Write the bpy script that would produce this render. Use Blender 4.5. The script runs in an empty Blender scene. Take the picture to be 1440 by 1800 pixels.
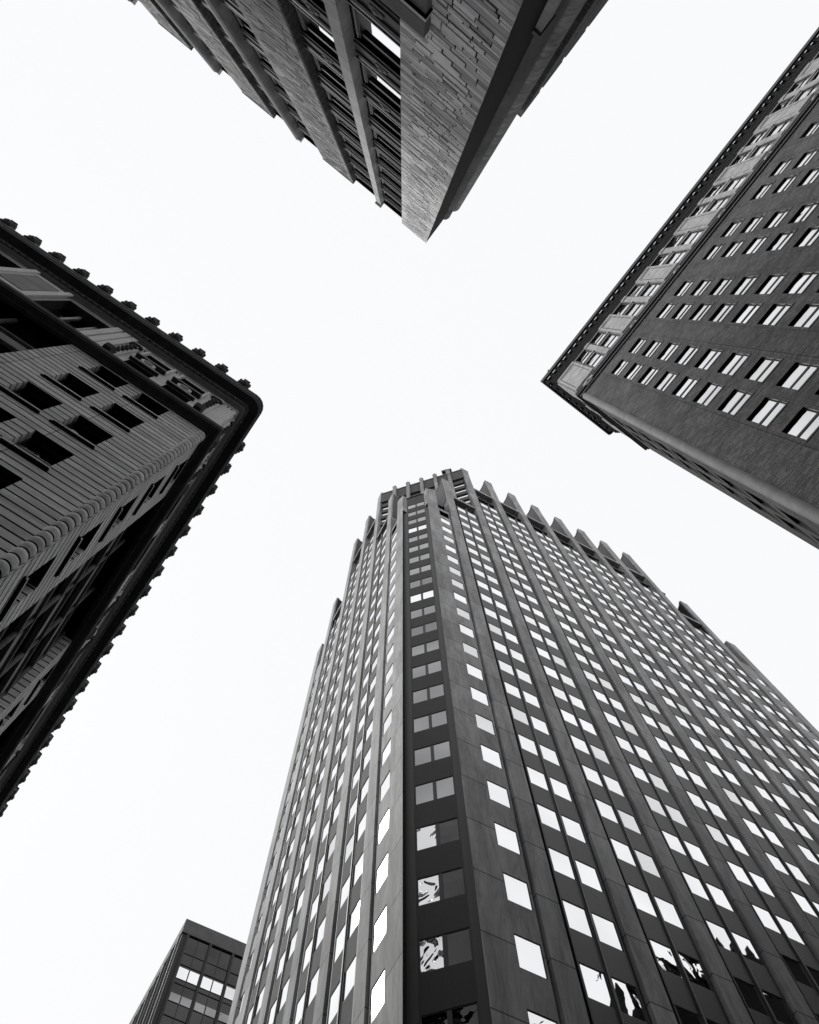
import bpy, bmesh, math, random
from mathutils import Vector, Matrix
R = math.radians
random.seed(7)
scene = bpy.context.scene

# ------------------------------------------------------------------ camera
FOC, EYE = 1440.0, 1.6                      # focal length in photo pixels, eye height
zen = Vector((708 - 720, 900 - 530, FOC)).normalized()      # zenith in (right, up, forward)
ax_r = Vector((1, 0, 0))
X = (ax_r - zen * ax_r.dot(zen)).normalized()
fl = lambda a: Vector((a[0], a[1], -a[2]))
Y = fl(fl(zen).cross(fl(X)))
wv = lambda c: Vector((c.dot(X), c.dot(Y), c.dot(zen)))      # (right, up, forward) -> world
cr, cu, cf = wv(Vector((1, 0, 0))), wv(Vector((0, 1, 0))), wv(Vector((0, 0, 1)))
cam_data = bpy.data.cameras.new('camera')
cam = bpy.data.objects.new('camera', cam_data)
scene.collection.objects.link(cam)
cam.matrix_world = Matrix(((cr.x, cu.x, -cf.x, 0), (cr.y, cu.y, -cf.y, 0), (cr.z, cu.z, -cf.z, EYE), (0, 0, 0, 1)))
cam_data.sensor_fit = 'HORIZONTAL'
cam_data.sensor_width = 24.0
cam_data.lens = 24.0
cam_data.clip_start = 0.05
cam_data.clip_end = 3000
scene.camera = cam

# ------------------------------------------------------------------ sky and sun
SUN_AZ, SUN_EL = math.atan2(0.35, -0.94), R(48)             # direction towards the sun in plan
world = bpy.data.worlds.new('World')
scene.world = world
world.use_nodes = True
nt = world.node_tree
nt.nodes.clear()
wo = nt.nodes.new('ShaderNodeOutputWorld')
bg = nt.nodes.new('ShaderNodeBackground')
sky = nt.nodes.new('ShaderNodeTexSky')
sky.sky_type = 'NISHITA'
sky.sun_disc = False
sky.sun_elevation = SUN_EL
sky.sun_rotation = math.pi / 2 - SUN_AZ
bw = nt.nodes.new('ShaderNodeRGBToBW')
mx = nt.nodes.new('ShaderNodeMix')
mx.data_type = 'RGBA'
mx.inputs[0].default_value = 0.9                           # thick overcast: almost one even white
mx.inputs[7].default_value = (10.4, 10.48, 10.7, 1)
bg.inputs[1].default_value = 0.1
nt.links.new(sky.outputs[0], bw.inputs[0])
nt.links.new(bw.outputs[0], mx.inputs[6])
nt.links.new(mx.outputs[2], bg.inputs[0])
nt.links.new(bg.outputs[0], wo.inputs[0])
sun_data = bpy.data.lights.new('sun', 'SUN')
sun_data.energy = 1.5
sun_data.angle = R(25)
sun_data.color = (1, 0.985, 0.96)
sun = bpy.data.objects.new('sun', sun_data)
scene.collection.objects.link(sun)
sd = Vector((math.cos(SUN_AZ) * math.cos(SUN_EL), math.sin(SUN_AZ) * math.cos(SUN_EL), math.sin(SUN_EL)))
sun.rotation_euler = sd.to_track_quat('Z', 'Y').to_euler()
vs = scene.view_settings
vs.view_transform = 'Standard'
vs.look = 'None'
vs.exposure = 0.0
vs.gamma = 1.0

# ------------------------------------------------------------------ materials (all grey: the street is seen in black and white)
def mat(name, v, var=0.25, scale=0.6, rough=0.8, spec=0.3, bump=0.15, fine=9.0, streak=1.0, joint=None, panel=None):
    m = bpy.data.materials.new(name)
    m.use_nodes = True
    t = m.node_tree
    n, l = t.nodes, t.links
    b = n['Principled BSDF']
    b.inputs['Roughness'].default_value = rough
    b.inputs['Specular IOR Level'].default_value = spec
    uv = n.new('ShaderNodeUVMap')
    mp = n.new('ShaderNodeMapping')
    mp.inputs['Scale'].default_value = (1, streak, 1)
    l.new(uv.outputs[0], mp.inputs[0])
    a = n.new('ShaderNodeTexNoise')
    a.inputs['Scale'].default_value = scale
    a.inputs['Detail'].default_value = 6
    a.inputs['Roughness'].default_value = 0.65
    a.inputs['Distortion'].default_value = 0.6
    l.new(mp.outputs[0], a.inputs[0])
    f = n.new('ShaderNodeTexNoise')
    f.inputs['Scale'].default_value = fine
    f.inputs['Detail'].default_value = 4
    l.new(mp.outputs[0], f.inputs[0])
    add = n.new('ShaderNodeMath'); add.operation = 'MULTIPLY_ADD'
    add.inputs[1].default_value = 0.35
    l.new(f.outputs[0], add.inputs[0]); l.new(a.outputs[0], add.inputs[2])
    mr = n.new('ShaderNodeMapRange')
    mr.inputs['From Min'].default_value = 0.4; mr.inputs['From Max'].default_value = 0.95
    mr.inputs['To Min'].default_value = v * (1 - var); mr.inputs['To Max'].default_value = v * (1 + var)
    l.new(add.outputs[0], mr.inputs[0])
    out = mr.outputs[0]
    if joint:                                               # thin dark joints: (pitch in u, pitch in v, width, v offset)
        pu, pv, w, off = joint
        sx = n.new('ShaderNodeSeparateXYZ'); l.new(uv.outputs[0], sx.inputs[0])
        for axis, p, o in ((0, pu, 0), (1, pv, off)):
            if not p: continue
            d = n.new('ShaderNodeMath'); d.operation = 'ADD'; d.inputs[1].default_value = 1000 * p - o
            l.new(sx.outputs[axis], d.inputs[0])
            md = n.new('ShaderNodeMath'); md.operation = 'MODULO'; md.inputs[1].default_value = p
            l.new(d.outputs[0], md.inputs[0])
            gt = n.new('ShaderNodeMath'); gt.operation = 'GREATER_THAN'; gt.inputs[1].default_value = w
            l.new(md.outputs[0], gt.inputs[0])
            k = n.new('ShaderNodeMapRange'); k.inputs['To Min'].default_value = 0.3
            l.new(gt.outputs[0], k.inputs[0])
            mu = n.new('ShaderNodeMath'); mu.operation = 'MULTIPLY'
            l.new(out, mu.inputs[0]); l.new(k.outputs[0], mu.inputs[1])
            out = mu.outputs[0]
    if panel:                                               # every cladding panel (u pitch, v pitch, v offset) has its own tone
        pu, pv, off, amt = panel
        ad2 = n.new('ShaderNodeVectorMath'); ad2.operation = 'ADD'; ad2.inputs[1].default_value = (0, -off, 0); l.new(uv.outputs[0], ad2.inputs[0])
        dv = n.new('ShaderNodeVectorMath'); dv.operation = 'DIVIDE'; dv.inputs[1].default_value = (pu, pv, 1); l.new(ad2.outputs[0], dv.inputs[0])
        fr = n.new('ShaderNodeVectorMath'); fr.operation = 'FLOOR'; l.new(dv.outputs[0], fr.inputs[0])
        wn = n.new('ShaderNodeTexWhiteNoise'); wn.noise_dimensions = '2D'; l.new(fr.outputs[0], wn.inputs['Vector'])
        pr = n.new('ShaderNodeMapRange'); pr.inputs['To Min'].default_value = 1 - amt; pr.inputs['To Max'].default_value = 1 + amt; l.new(wn.outputs['Value'], pr.inputs[0])
        pm = n.new('ShaderNodeMath'); pm.operation = 'MULTIPLY'; l.new(out, pm.inputs[0]); l.new(pr.outputs[0], pm.inputs[1])
        out = pm.outputs[0]
    cc = n.new('ShaderNodeCombineColor')
    for i in range(3): l.new(out, cc.inputs[i])
    l.new(cc.outputs[0], b.inputs['Base Color'])
    if bump:
        bp = n.new('ShaderNodeBump'); bp.inputs['Strength'].default_value = bump; bp.inputs['Distance'].default_value = 0.05
        l.new(add.outputs[0], bp.inputs['Height']); l.new(bp.outputs[0], b.inputs['Normal'])
    return m

def brick_mat(name, v, bw_, bh, mortar, var=0.4, rough=0.85, bump=0.5, warp=0.05, stain=0.5, mort=0.25):
    m = bpy.data.materials.new(name)
    m.use_nodes = True
    t = m.node_tree
    n, l = t.nodes, t.links
    b = n['Principled BSDF']
    b.inputs['Roughness'].default_value = rough
    b.inputs['Specular IOR Level'].default_value = 0.25
    uv = n.new('ShaderNodeUVMap')
    wn = n.new('ShaderNodeTexNoise'); wn.inputs['Scale'].default_value = 0.9; wn.inputs['Detail'].default_value = 2
    l.new(uv.outputs[0], wn.inputs[0])
    sb = n.new('ShaderNodeVectorMath'); sb.operation = 'SUBTRACT'; sb.inputs[1].default_value = (0.5, 0.5, 0.5)
    l.new(wn.outputs['Color'], sb.inputs[0])
    sc = n.new('ShaderNodeVectorMath'); sc.operation = 'SCALE'; sc.inputs['Scale'].default_value = warp * 2
    l.new(sb.outputs[0], sc.inputs[0])
    ad = n.new('ShaderNodeVectorMath'); ad.operation = 'ADD'
    l.new(uv.outputs[0], ad.inputs[0]); l.new(sc.outputs[0], ad.inputs[1])
    br = n.new('ShaderNodeTexBrick')
    br.offset = 0.37; br.offset_frequency = 2; br.squash = 0.6; br.squash_frequency = 3
    br.inputs['Scale'].default_value = 1.0
    br.inputs['Brick Width'].default_value = bw_; br.inputs['Row Height'].default_value = bh
    br.inputs['Mortar Size'].default_value = mortar; br.inputs['Mortar Smooth'].default_value = 0.3
    br.inputs['Bias'].default_value = 0.0
    for i, k in ((1, 1 - var), (2, 1 + var), (3, mort)):
        br.inputs[i].default_value = (v * k, v * k, v * k, 1)
    l.new(ad.outputs[0], br.inputs[0])
    st = n.new('ShaderNodeTexNoise'); st.inputs['Scale'].default_value = 0.35; st.inputs['Detail'].default_value = 7; st.inputs['Roughness'].default_value = 0.7
    l.new(uv.outputs[0], st.inputs[0])
    fn = n.new('ShaderNodeTexNoise'); fn.inputs['Scale'].default_value = 14; fn.inputs['Detail'].default_value = 4
    l.new(uv.outputs[0], fn.inputs[0])
    sm = n.new('ShaderNodeMath'); sm.operation = 'MULTIPLY_ADD'; sm.inputs[1].default_value = 0.5
    l.new(fn.outputs[0], sm.inputs[0]); l.new(st.outputs[0], sm.inputs[2])
    mr = n.new('ShaderNodeMapRange'); mr.inputs['From Min'].default_value = 0.5; mr.inputs['From Max'].default_value = 1.0
    mr.inputs['To Min'].default_value = 1 - stain; mr.inputs['To Max'].default_value = 1 + stain
    l.new(sm.outputs[0], mr.inputs[0])
    vm = n.new('ShaderNodeVectorMath'); vm.operation = 'SCALE'
    l.new(br.outputs['Color'], vm.inputs[0]); l.new(mr.outputs[0], vm.inputs['Scale'])
    l.new(vm.outputs[0], b.inputs['Base Color'])
    hs = n.new('ShaderNodeMath'); hs.operation = 'MULTIPLY_ADD'; hs.inputs[1].default_value = -1.0
    l.new(br.outputs['Fac'], hs.inputs[0]); l.new(sm.outputs[0], hs.inputs[2])
    bp = n.new('ShaderNodeBump'); bp.inputs['Strength'].default_value = bump; bp.inputs['Distance'].default_value = 0.03
    l.new(hs.outputs[0], bp.inputs['Height']); l.new(bp.outputs[0], b.inputs['Normal'])
    return m

def block_mat(name, v, var=0.4, rough=0.85, bump=0.4):        # every block of stone has its own shade
    m = mat(name, v, 0.35, 0.8, rough, 0.25, bump, fine=12)
    n, l = m.node_tree.nodes, m.node_tree.links
    b = n['Principled BSDF']
    g = n.new('ShaderNodeNewGeometry')
    mr = n.new('ShaderNodeMapRange'); mr.inputs['To Min'].default_value = 1 - var; mr.inputs['To Max'].default_value = 1 + var
    l.new(g.outputs['Random Per Island'], mr.inputs[0])
    vm = n.new('ShaderNodeVectorMath'); vm.operation = 'SCALE'
    l.new(b.inputs['Base Color'].links[0].from_socket, vm.inputs[0]); l.new(mr.outputs[0], vm.inputs['Scale'])
    l.new(vm.outputs[0], b.inputs['Base Color'])
    return m

def glass_mat(name, v, wave=0.0, wscale=0.8, rough=0.015, metallic=1.0, var=0.08, bands=False):
    m = bpy.data.materials.new(name)
    m.use_nodes = True
    n, l = m.node_tree.nodes, m.node_tree.links
    b = n['Principled BSDF']
    b.inputs['Metallic'].default_value = metallic
    b.inputs['Roughness'].default_value = rough
    g = n.new('ShaderNodeNewGeometry')
    tc = n.new('ShaderNodeTexCoord')
    ns = n.new('ShaderNodeTexNoise'); ns.inputs['Scale'].default_value = 0.23; ns.inputs['Detail'].default_value = 1
    l.new(tc.outputs['Object'], ns.inputs[0])
    ro = n.new('ShaderNodeMath'); ro.operation = 'MULTIPLY_ADD'; ro.inputs[1].default_value = 0.5
    l.new(g.outputs['Random Per Island'], ro.inputs[0]); l.new(ns.outputs[0], ro.inputs[2])
    mr = n.new('ShaderNodeMapRange')
    mr.inputs['From Min'].default_value = 0.25; mr.inputs['From Max'].default_value = 1.0
    mr.inputs['To Min'].default_value = v * (1 - var); mr.inputs['To Max'].default_value = min(0.98, v * (1 + var))
    l.new(ro.outputs[0], mr.inputs[0])
    cc = n.new('ShaderNodeCombineColor')
    for i in range(3): l.new(mr.outputs[0], cc.inputs[i])
    l.new(cc.outputs[0], b.inputs['Base Color'])
    if wave:
        w = n.new('ShaderNodeTexNoise'); w.inputs['Scale'].default_value = wscale; w.inputs['Detail'].default_value = 0.6; w.inputs['Distortion'].default_value = 0.9
        l.new(tc.outputs['Object'], w.inputs[0])
        bp = n.new('ShaderNodeBump'); bp.inputs['Strength'].default_value = 1.0; bp.inputs['Distance'].default_value = wave
        l.new(w.outputs[0], bp.inputs['Height']); l.new(bp.outputs[0], b.inputs['Normal'])
    return m

FL = 3.905                                                  # tower floor pitch
M = dict(
    tower_stone=mat('tower_stone', 0.34, 0.5, 1.3, 0.7, 0.3, 0.12, streak=0.16, joint=(0, FL, 0.08, 40.6), panel=(4.93, FL, 40.6, 0.16)),
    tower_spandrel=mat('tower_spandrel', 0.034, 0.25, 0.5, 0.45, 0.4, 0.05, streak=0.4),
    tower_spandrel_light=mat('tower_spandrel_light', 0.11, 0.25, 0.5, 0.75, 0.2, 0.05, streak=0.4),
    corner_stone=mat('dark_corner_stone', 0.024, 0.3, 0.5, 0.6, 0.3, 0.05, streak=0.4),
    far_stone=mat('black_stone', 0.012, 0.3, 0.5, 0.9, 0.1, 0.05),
    dark_metal=mat('dark_metal', 0.014, 0.3, 1.5, 0.5, 0.4, 0.0),
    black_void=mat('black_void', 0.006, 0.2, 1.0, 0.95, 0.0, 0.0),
    fin_metal=mat('fin_metal', 0.09, 0.2, 1.0, 0.45, 0.5, 0.0),
    roofing=mat('roofing', 0.12, 0.3, 0.7, 0.9, 0.2, 0.2),
    mirror=glass_mat('mirror_glass', 0.88, 0.0, 0.5, var=0.13),
    mirror_dim=glass_mat('mirror_glass_dim', 0.66, 0.0, 0.5, var=0.15),
    mirror_wavy=glass_mat('wavy_mirror_glass', 0.85, 0.045, 0.7, var=0.13),
    corner_glass=glass_mat('corner_glass', 0.2, 0.003, 0.6, var=0.5),
    corner_wavy=glass_mat('wavy_corner_glass', 0.55, 0.36, 0.9, var=0.25),
    sash_glass=glass_mat('old_sash_glass', 0.66, 0.025, 0.9, var=0.35),
    dark_glass=glass_mat('dark_glass', 0.035, 0.06, 0.8, var=0.5),
    far_glass=glass_mat('far_curtain_glass', 0.05, 0.015, 0.35, var=0.4),
    brick_right=brick_mat('dark_brick', 0.15, 0.42, 0.13, 0.012, 0.35, stain=0.45, warp=0.04, bump=0.4),
    pale_trim=mat('pale_terracotta', 0.52, 0.45, 1.0, 0.75, 0.3, 0.15),
    attic_trim=mat('attic_terracotta', 0.8, 0.15, 0.7, 0.75, 0.3, 0.15),
    grey_trim=mat('grey_terracotta', 0.27, 0.3, 0.7, 0.75, 0.3, 0.15),
    dark_stone=mat('dark_cornice', 0.04, 0.5, 1.2, 0.8, 0.2, 0.25),  # near-black stone for cornices, their undersides and carving
    fascia=mat('cornice_fascia', 0.13, 0.3, 1.0, 0.7, 0.3, 0.1),
    course=mat('rusticated_brick', 0.78, 0.4, 0.35, 0.85, 0.2, 0.2, fine=5, streak=7, joint=(3.7, 0, 0.03, 0), panel=(3.7, 0.503, 19.33, 0.14)),
    groove=mat('course_groove', 0.01, 0.3, 1.0, 0.95, 0.05, 0.0),
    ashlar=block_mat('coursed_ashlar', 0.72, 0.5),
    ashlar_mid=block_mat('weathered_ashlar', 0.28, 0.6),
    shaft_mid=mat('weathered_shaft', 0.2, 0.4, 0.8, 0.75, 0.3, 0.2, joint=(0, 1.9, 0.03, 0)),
    ashlar_dark=brick_mat('dark_ashlar', 0.07, 0.8, 0.2, 0.012, 0.4, stain=0.6, warp=0.08, bump=0.8),  # dark block stone for caps, parapet, side piers and cheeks
    shaft=mat('smooth_stone_shaft', 0.5, 0.3, 0.8, 0.75, 0.3, 0.15, joint=(0, 1.9, 0.03, 0)),
    side_stone=mat('side_stone', 0.15, 0.6, 0.9, 0.8, 0.3, 0.3, streak=0.3),
    mottled_stone=mat('mottled_stone', 0.42, 0.8, 1.6, 0.8, 0.3, 0.5, streak=1.5),
    shaft_dark=mat('weathered_stone', 0.15, 0.3, 0.8, 0.8, 0.3, 0.15, joint=(0, 0.95, 0.03, 0)),
    sill=mat('pale_sill', 0.55, 0.2, 1.0, 0.6, 0.4, 0.0),
    asphalt=mat('asphalt', 0.05, 0.3, 0.4, 0.9, 0.2, 0.3),
    concrete=mat('pavement_concrete', 0.1, 0.25, 0.4, 0.9, 0.2, 0.2, joint=(1.5, 1.5, 0.02, 0)),
    paint=mat('road_paint', 0.7, 0.2, 2.0, 0.7, 0.3, 0.0),
)

# ------------------------------------------------------------------ mesh builder
def ed(d): return Vector((math.cos(R(d)), math.sin(R(d)), 0))
def nd(d): return Vector((math.sin(R(d)), -math.cos(R(d)), 0))
ZV = Vector((0, 0, 1))

class Frame:                                                # s along the facade, d out of it, h up (0 = eye height)
    def __init__(self, p0, e, out, k=1.0): self.p, self.e, self.o, self.k = p0, e, out, k
    def __call__(self, s, d, h): return (self.p + self.e * s + self.o * d + ZV * h) * self.k + ZV * EYE

class MB:
    def __init__(self): self.v, self.f, self.m, self.uv, self.mats = [], [], [], [], []
    def slot(self, mt):
        if mt not in self.mats: self.mats.append(mt)
        return self.mats.index(mt)
    def face(self, pts, mt, uvs):
        i = len(self.v)
        self.v += [Vector(p) for p in pts]
        self.f.append(tuple(range(i, i + len(pts)))); self.m.append(self.slot(mt)); self.uv.append(uvs)
    def quad_s(self, F, s0, s1, h0, h1, d, mt):             # facing out
        self.face([F(s0, d, h0), F(s1, d, h0), F(s1, d, h1), F(s0, d, h1)], mt, [(s0, h0), (s1, h0), (s1, h1), (s0, h1)])
    def quad_d(self, F, s, d0, d1, h0, h1, mt):             # facing along s
        self.face([F(s, d0, h0), F(s, d1, h0), F(s, d1, h1), F(s, d0, h1)], mt, [(d0 + s, h0), (d1 + s, h0), (d1 + s, h1), (d0 + s, h1)])
    def quad_h(self, F, s0, s1, d0, d1, h, mt):             # facing up or down
        self.face([F(s0, d0, h), F(s1, d0, h), F(s1, d1, h), F(s0, d1, h)], mt, [(s0, d0 + h), (s1, d0 + h), (s1, d1 + h), (s0, d1 + h)])
    def box(self, F, s0, s1, h0, h1, d0, d1, mt, back=False, under=None):  # under darkens the bottom face: shade put into its colour
        self.quad_s(F, s0, s1, h0, h1, d1, mt)
        if back: self.quad_s(F, s0, s1, h0, h1, d0, mt)
        self.quad_d(F, s0, d0, d1, h0, h1, mt); self.quad_d(F, s1, d0, d1, h0, h1, mt)
        self.quad_h(F, s0, s1, d0, d1, h0, under or mt); self.quad_h(F, s0, s1, d0, d1, h1, mt)
    def prism_s(self, F, poly, d0, d1, mt):                 # polygon in (s, h) pushed from d0 to d1
        self.face([F(s, d1, h) for s, h in poly], mt, [(s, h) for s, h in poly])
        self.face([F(s, d0, h) for s, h in poly], mt, [(s, h) for s, h in poly])
        for (a, b), (c, d) in zip(poly, poly[1:] + poly[:1]):
            self.face([F(a, d0, b), F(c, d0, d), F(c, d1, d), F(a, d1, b)], mt, [(a + d0, b), (a + d0, d), (a + d1, d), (a + d1, b)])
    def prism_d(self, F, poly, s0, s1, mt):                 # polygon in (d, h) pushed from s0 to s1
        for s in (s0, s1): self.face([F(s, d, h) for d, h in poly], mt, [(s + d, h) for d, h in poly])
        for (a, b), (c, d) in zip(poly, poly[1:] + poly[:1]):
            self.face([F(s0, a, b), F(s1, a, b), F(s1, c, d), F(s0, c, d)], mt, [(s0, b), (s1, b), (s1, d), (s0, d)])
    def prism_h(self, pts, h0, h1, mt, cap=True):           # plan polygon (world xy) pushed up
        lo = [Vector((p.x, p.y, h0 + EYE)) for p in pts]; hi = [Vector((p.x, p.y, h1 + EYE)) for p in pts]
        if cap:
            self.face(hi, mt, [(p.x, p.y) for p in pts]); self.face(lo, mt, [(p.x, p.y) for p in pts])
        u = 0
        for i in range(len(pts)):
            j = (i + 1) % len(pts); w = (pts[j] - pts[i]).length
            self.face([lo[i], lo[j], hi[j], hi[i]], mt, [(u, h0), (u + w, h0), (u + w, h1), (u, h1)]); u += w
    def vcyl(self, F, s, d, r, h0, h1, mt, seg=12, bulge=0.0, rows=1, a0=0, a1=2 * math.pi):
        rr = lambda k: r + bulge * math.sin(math.pi * k / rows) if rows > 1 else r
        for k in range(rows):
            ha, hb = h0 + (h1 - h0) * k / rows, h0 + (h1 - h0) * (k + 1) / rows
            ra, rb = rr(k), rr(k + 1)
            for i in range(seg):
                t0, t1 = a0 + (a1 - a0) * i / seg, a0 + (a1 - a0) * (i + 1) / seg
                c0, s0_, c1, s1_ = math.cos(t0), math.sin(t0), math.cos(t1), math.sin(t1)
                self.face([F(s + ra * c0, d + ra * s0_, ha), F(s + ra * c1, d + ra * s1_, ha), F(s + rb * c1, d + rb * s1_, hb), F(s + rb * c0, d + rb * s0_, hb)],
                          mt, [(t0 * r, ha), (t1 * r, ha), (t1 * r, hb), (t0 * r, hb)])
    def ball(self, F, s, d, h, rs, rd, rh, mt, seg=10, rows=6):
        pt = lambda i, k: F(s + rs * math.cos(2 * math.pi * i / seg) * math.sin(math.pi * k / rows), d + rd * math.sin(2 * math.pi * i / seg) * math.sin(math.pi * k / rows), h + rh * math.cos(math.pi * k / rows))
        for k in range(rows):
            for i in range(seg):
                self.face([pt(i, k), pt(i + 1, k), pt(i + 1, k + 1), pt(i, k + 1)], mt, [(i * .1, k * .1), (i * .1 + .1, k * .1), (i * .1 + .1, k * .1 + .1), (i * .1, k * .1 + .1)])
    def disc(self, F, s, d, h, r, t, mt, seg=16):           # round boss facing out
        self.prism_s(F, [(s + r * math.cos(2 * math.pi * i / seg), h + r * math.sin(2 * math.pi * i / seg)) for i in range(seg)], d, d + t, mt)
    def build(self, name, parent=None, smooth=False):
        off = Vector((0, 0, 0)); p = parent
        while p is not None: off = off + p.location; p = p.parent
        me = bpy.data.meshes.new(name)
        me.from_pydata([v - off for v in self.v], [], self.f)
        for mt in self.mats: me.materials.append(M[mt])
        me.polygons.foreach_set('material_index', self.m)
        ul = me.uv_layers.new(name='UVMap')
        ul.data.foreach_set('uv', [c for u in self.uv for p_ in u for c in p_])
        me.update()
        bm = bmesh.new(); bm.from_mesh(me)
        if smooth: bmesh.ops.remove_doubles(bm, verts=bm.verts, dist=0.002)
        bmesh.ops.recalc_face_normals(bm, faces=bm.faces); bm.to_mesh(me); bm.free()
        if smooth:
            me.polygons.foreach_set('use_smooth', [True] * len(me.polygons))
            me.set_sharp_from_angle(angle=R(40))
        o = bpy.data.objects.new(name, me)
        scene.collection.objects.link(o)
        if parent is not None: o.parent = parent
        return o

def thing(name, loc, label, cat, group=None):
    o = bpy.data.objects.new(name, None)
    o.empty_display_size = 1.0
    o.location = loc
    scene.collection.objects.link(o)
    o['label'] = label; o['category'] = cat
    if group: o['group'] = group
    return o
def structure(o):
    o['kind'] = 'structure'; return o

def wall(mb, F, s0, s1, h0, h1, ops, mt, grooves=(), gd=0.06, gm='groove', reveal=None, head=None):
    """A facade with openings (sa, sb, ha, hb, depth): front, reveals, and recessed horizontal grooves (ha, hb)."""
    S = sorted({s0, s1} | {x for o in ops for x in o[:2] if s0 < x < s1})
    H = sorted({h0, h1} | {x for o in ops for x in o[2:4] if h0 < x < h1} | {x for g in grooves for x in g if h0 < x < h1})
    isg = [any(a <= (p + q) / 2 <= b for a, b in grooves) for p, q in zip(H, H[1:])]
    hole = set()
    for o in ops:
        for i in range(len(S) - 1):
            if o[0] - 1e-6 <= S[i] and S[i + 1] <= o[1] + 1e-6:
                for k in range(len(H) - 1):
                    if o[2] - 1e-6 <= H[k] and H[k + 1] <= o[3] + 1e-6: hole.add((i, k))
    for k in range(len(H) - 1):
        i = 0
        while i < len(S) - 1:
            if (i, k) in hole: i += 1; continue
            j = i
            while j + 1 < len(S) - 1 and (j + 1, k) not in hole: j += 1
            d = -gd if isg[k] else 0
            mb.quad_s(F, S[i], S[j + 1], H[k], H[k + 1], d, gm if isg[k] else mt)
            if isg[k]:
                for hh in (H[k], H[k + 1]): mb.quad_h(F, S[i], S[j + 1], -gd, 0, hh, gm)
            i = j + 1
    for sa, sb, ha, hb, dp in ops:
        rm = reveal or mt
        mb.quad_h(F, sa, sb, -dp, 0, ha, rm); mb.quad_h(F, sa, sb, -dp, 0, hb, head or rm)
        ks = [k for k in range(len(H) - 1) if ha - 1e-6 <= H[k] and H[k + 1] <= hb + 1e-6]
        for k in ks:
            g = gd if isg[k] else 0
            for s in (sa - g, sb + g): mb.quad_d(F, s, -dp, 0, H[k], H[k + 1], gm if g else rm)

def ashlar(mb, F, s0, s1, h0, h1, mt, d=0.0, lo=0.11, hi=0.27):
    """Random coursed stone: blocks of uneven height and length standing slightly proud of dark joints."""
    mb.quad_s(F, s0, s1, h0, h1, d - .025, 'groove')
    h = h0
    while h < h1 - .02:
        hh = min(h1, h + random.choice((random.uniform(lo, lo * 1.4), random.uniform(lo, hi), random.uniform(lo, hi))))
        if h1 - hh < lo: hh = h1
        s = s0
        while s < s1 - .01:
            e = s + random.uniform(.2, .6) * (1.3 if hh - h > .19 else 1)
            if s1 - e < .15: e = s1
            j, k = random.uniform(0, .02), random.choice((.007, .01, .014))
            a, b, p, q = s + (k if s > s0 else 0), e - (k if e < s1 else 0), h + k, hh - k
            f = d + j - (0 if s > s0 and e < s1 else j)
            mb.quad_s(F, a, b, p, q, f, mt)
            for y in (p, q): mb.quad_h(F, a, b, d - .024, f, y, mt)
            for x in (a, b): mb.quad_d(F, x, d - .024, f, p, q, mt)
            s = e
        h = hh

def project(p):
    v = Vector(p) - Vector((0, 0, EYE)); z = v.dot(cf)
    return None if z <= 0.1 else (720 + FOC * v.dot(cr) / z, 900 - FOC * v.dot(cu) / z)
def shown(F, s0, s1, h0, h1):                               # picture area of a facade rectangle, 0 outside the frame
    q = [project(F(s, 0, h)) for s, h in ((s0, h0), (s1, h0), (s1, h1), (s0, h1))]
    if None in q: return 0
    cx, cy = sum(a for a, b in q) / 4, sum(b for a, b in q) / 4
    if not (-15 < cx < 1455 and -15 < cy < 1815): return 0
    return abs(sum(q[i][0] * q[(i + 1) % 4][1] - q[(i + 1) % 4][0] * q[i][1] for i in range(4))) / 2

def pane(mb, F, s0, s1, h0, h1, d, mt, tilt=0.004):         # one sheet of glass, set very slightly out of true
    j = [random.uniform(-tilt, tilt) for _ in range(3)]
    mb.face([F(s0, d + j[0], h0), F(s1, d + j[1], h0), F(s1, d + j[1] + j[2], h1), F(s0, d + j[0] + j[2], h1)], mt, [(s0, h0), (s1, h0), (s1, h1), (s0, h1)])

class Windows:
    """Windows of one building: the largest in the picture become parts of their own, the rest one part."""
    def __init__(self, root): self.root, self.items = root, []
    def add(self, F, s0, s1, h0, h1, glass, frame): self.items.append((shown(F, s0, s1, h0, h1), glass, frame))
    def build(self, most=100, sub='frame'):
        self.items.sort(key=lambda t: -t[0])
        rest = MB(); n = 0
        for i, (area, glass, frame) in enumerate(self.items):
            if i < most and area > 0:
                g = MB(); glass(g); w = g.build('window', self.root)
                if frame: b = MB(); frame(b); b.build(sub, w)
            else:
                glass(rest); n += 1
                if frame: frame(rest)
        if n:
            o = rest.build('window', self.root); o['kind'] = 'stuff'

def sweep(mb, C, o1, o2, e1, e2, L1, L2, prof, mt, arc=0.0, mats=None, ends=True):
    """Moulding round a convex corner C: profile (d, h), legs L1 along -? e1 and L2 along e2 (both away from C)."""
    def path(d):
        pts = [C + o1 * d + e1 * L1]
        r = min(arc, max(d, 0))
        if arc > 0:
            cc = C + (o1 + o2) * (d - r)
            for k in range(6):
                t = math.pi / 2 * k / 5
                pts.append(cc + o1 * (r * math.cos(t)) + o2 * (r * math.sin(t)))
        else: pts.append(C + (o1 + o2) * d)
        pts.append(C + o2 * d + e2 * L2)
        return pts
    P = [[p + ZV * (h + EYE) for p in path(d)] for d, h in prof]
    for k in range(len(P) - 1):
        u = 0
        for i in range(len(P[k]) - 1):
            w = (P[k][i + 1] - P[k][i]).length
            a, b = prof[k], prof[k + 1]
            va, vb = a[1] - a[0], b[1] - b[0]
            mb.face([P[k][i], P[k][i + 1], P[k + 1][i + 1], P[k + 1][i]], mats[k] if mats else mt, [(u, va), (u + w, va), (u + w, vb), (u, vb)]); u += w
    if ends:
        for i in (0, -1):
            mb.face([p[i] for p in P], mats[0] if mats else mt, [(d, h) for d, h in prof])

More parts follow.
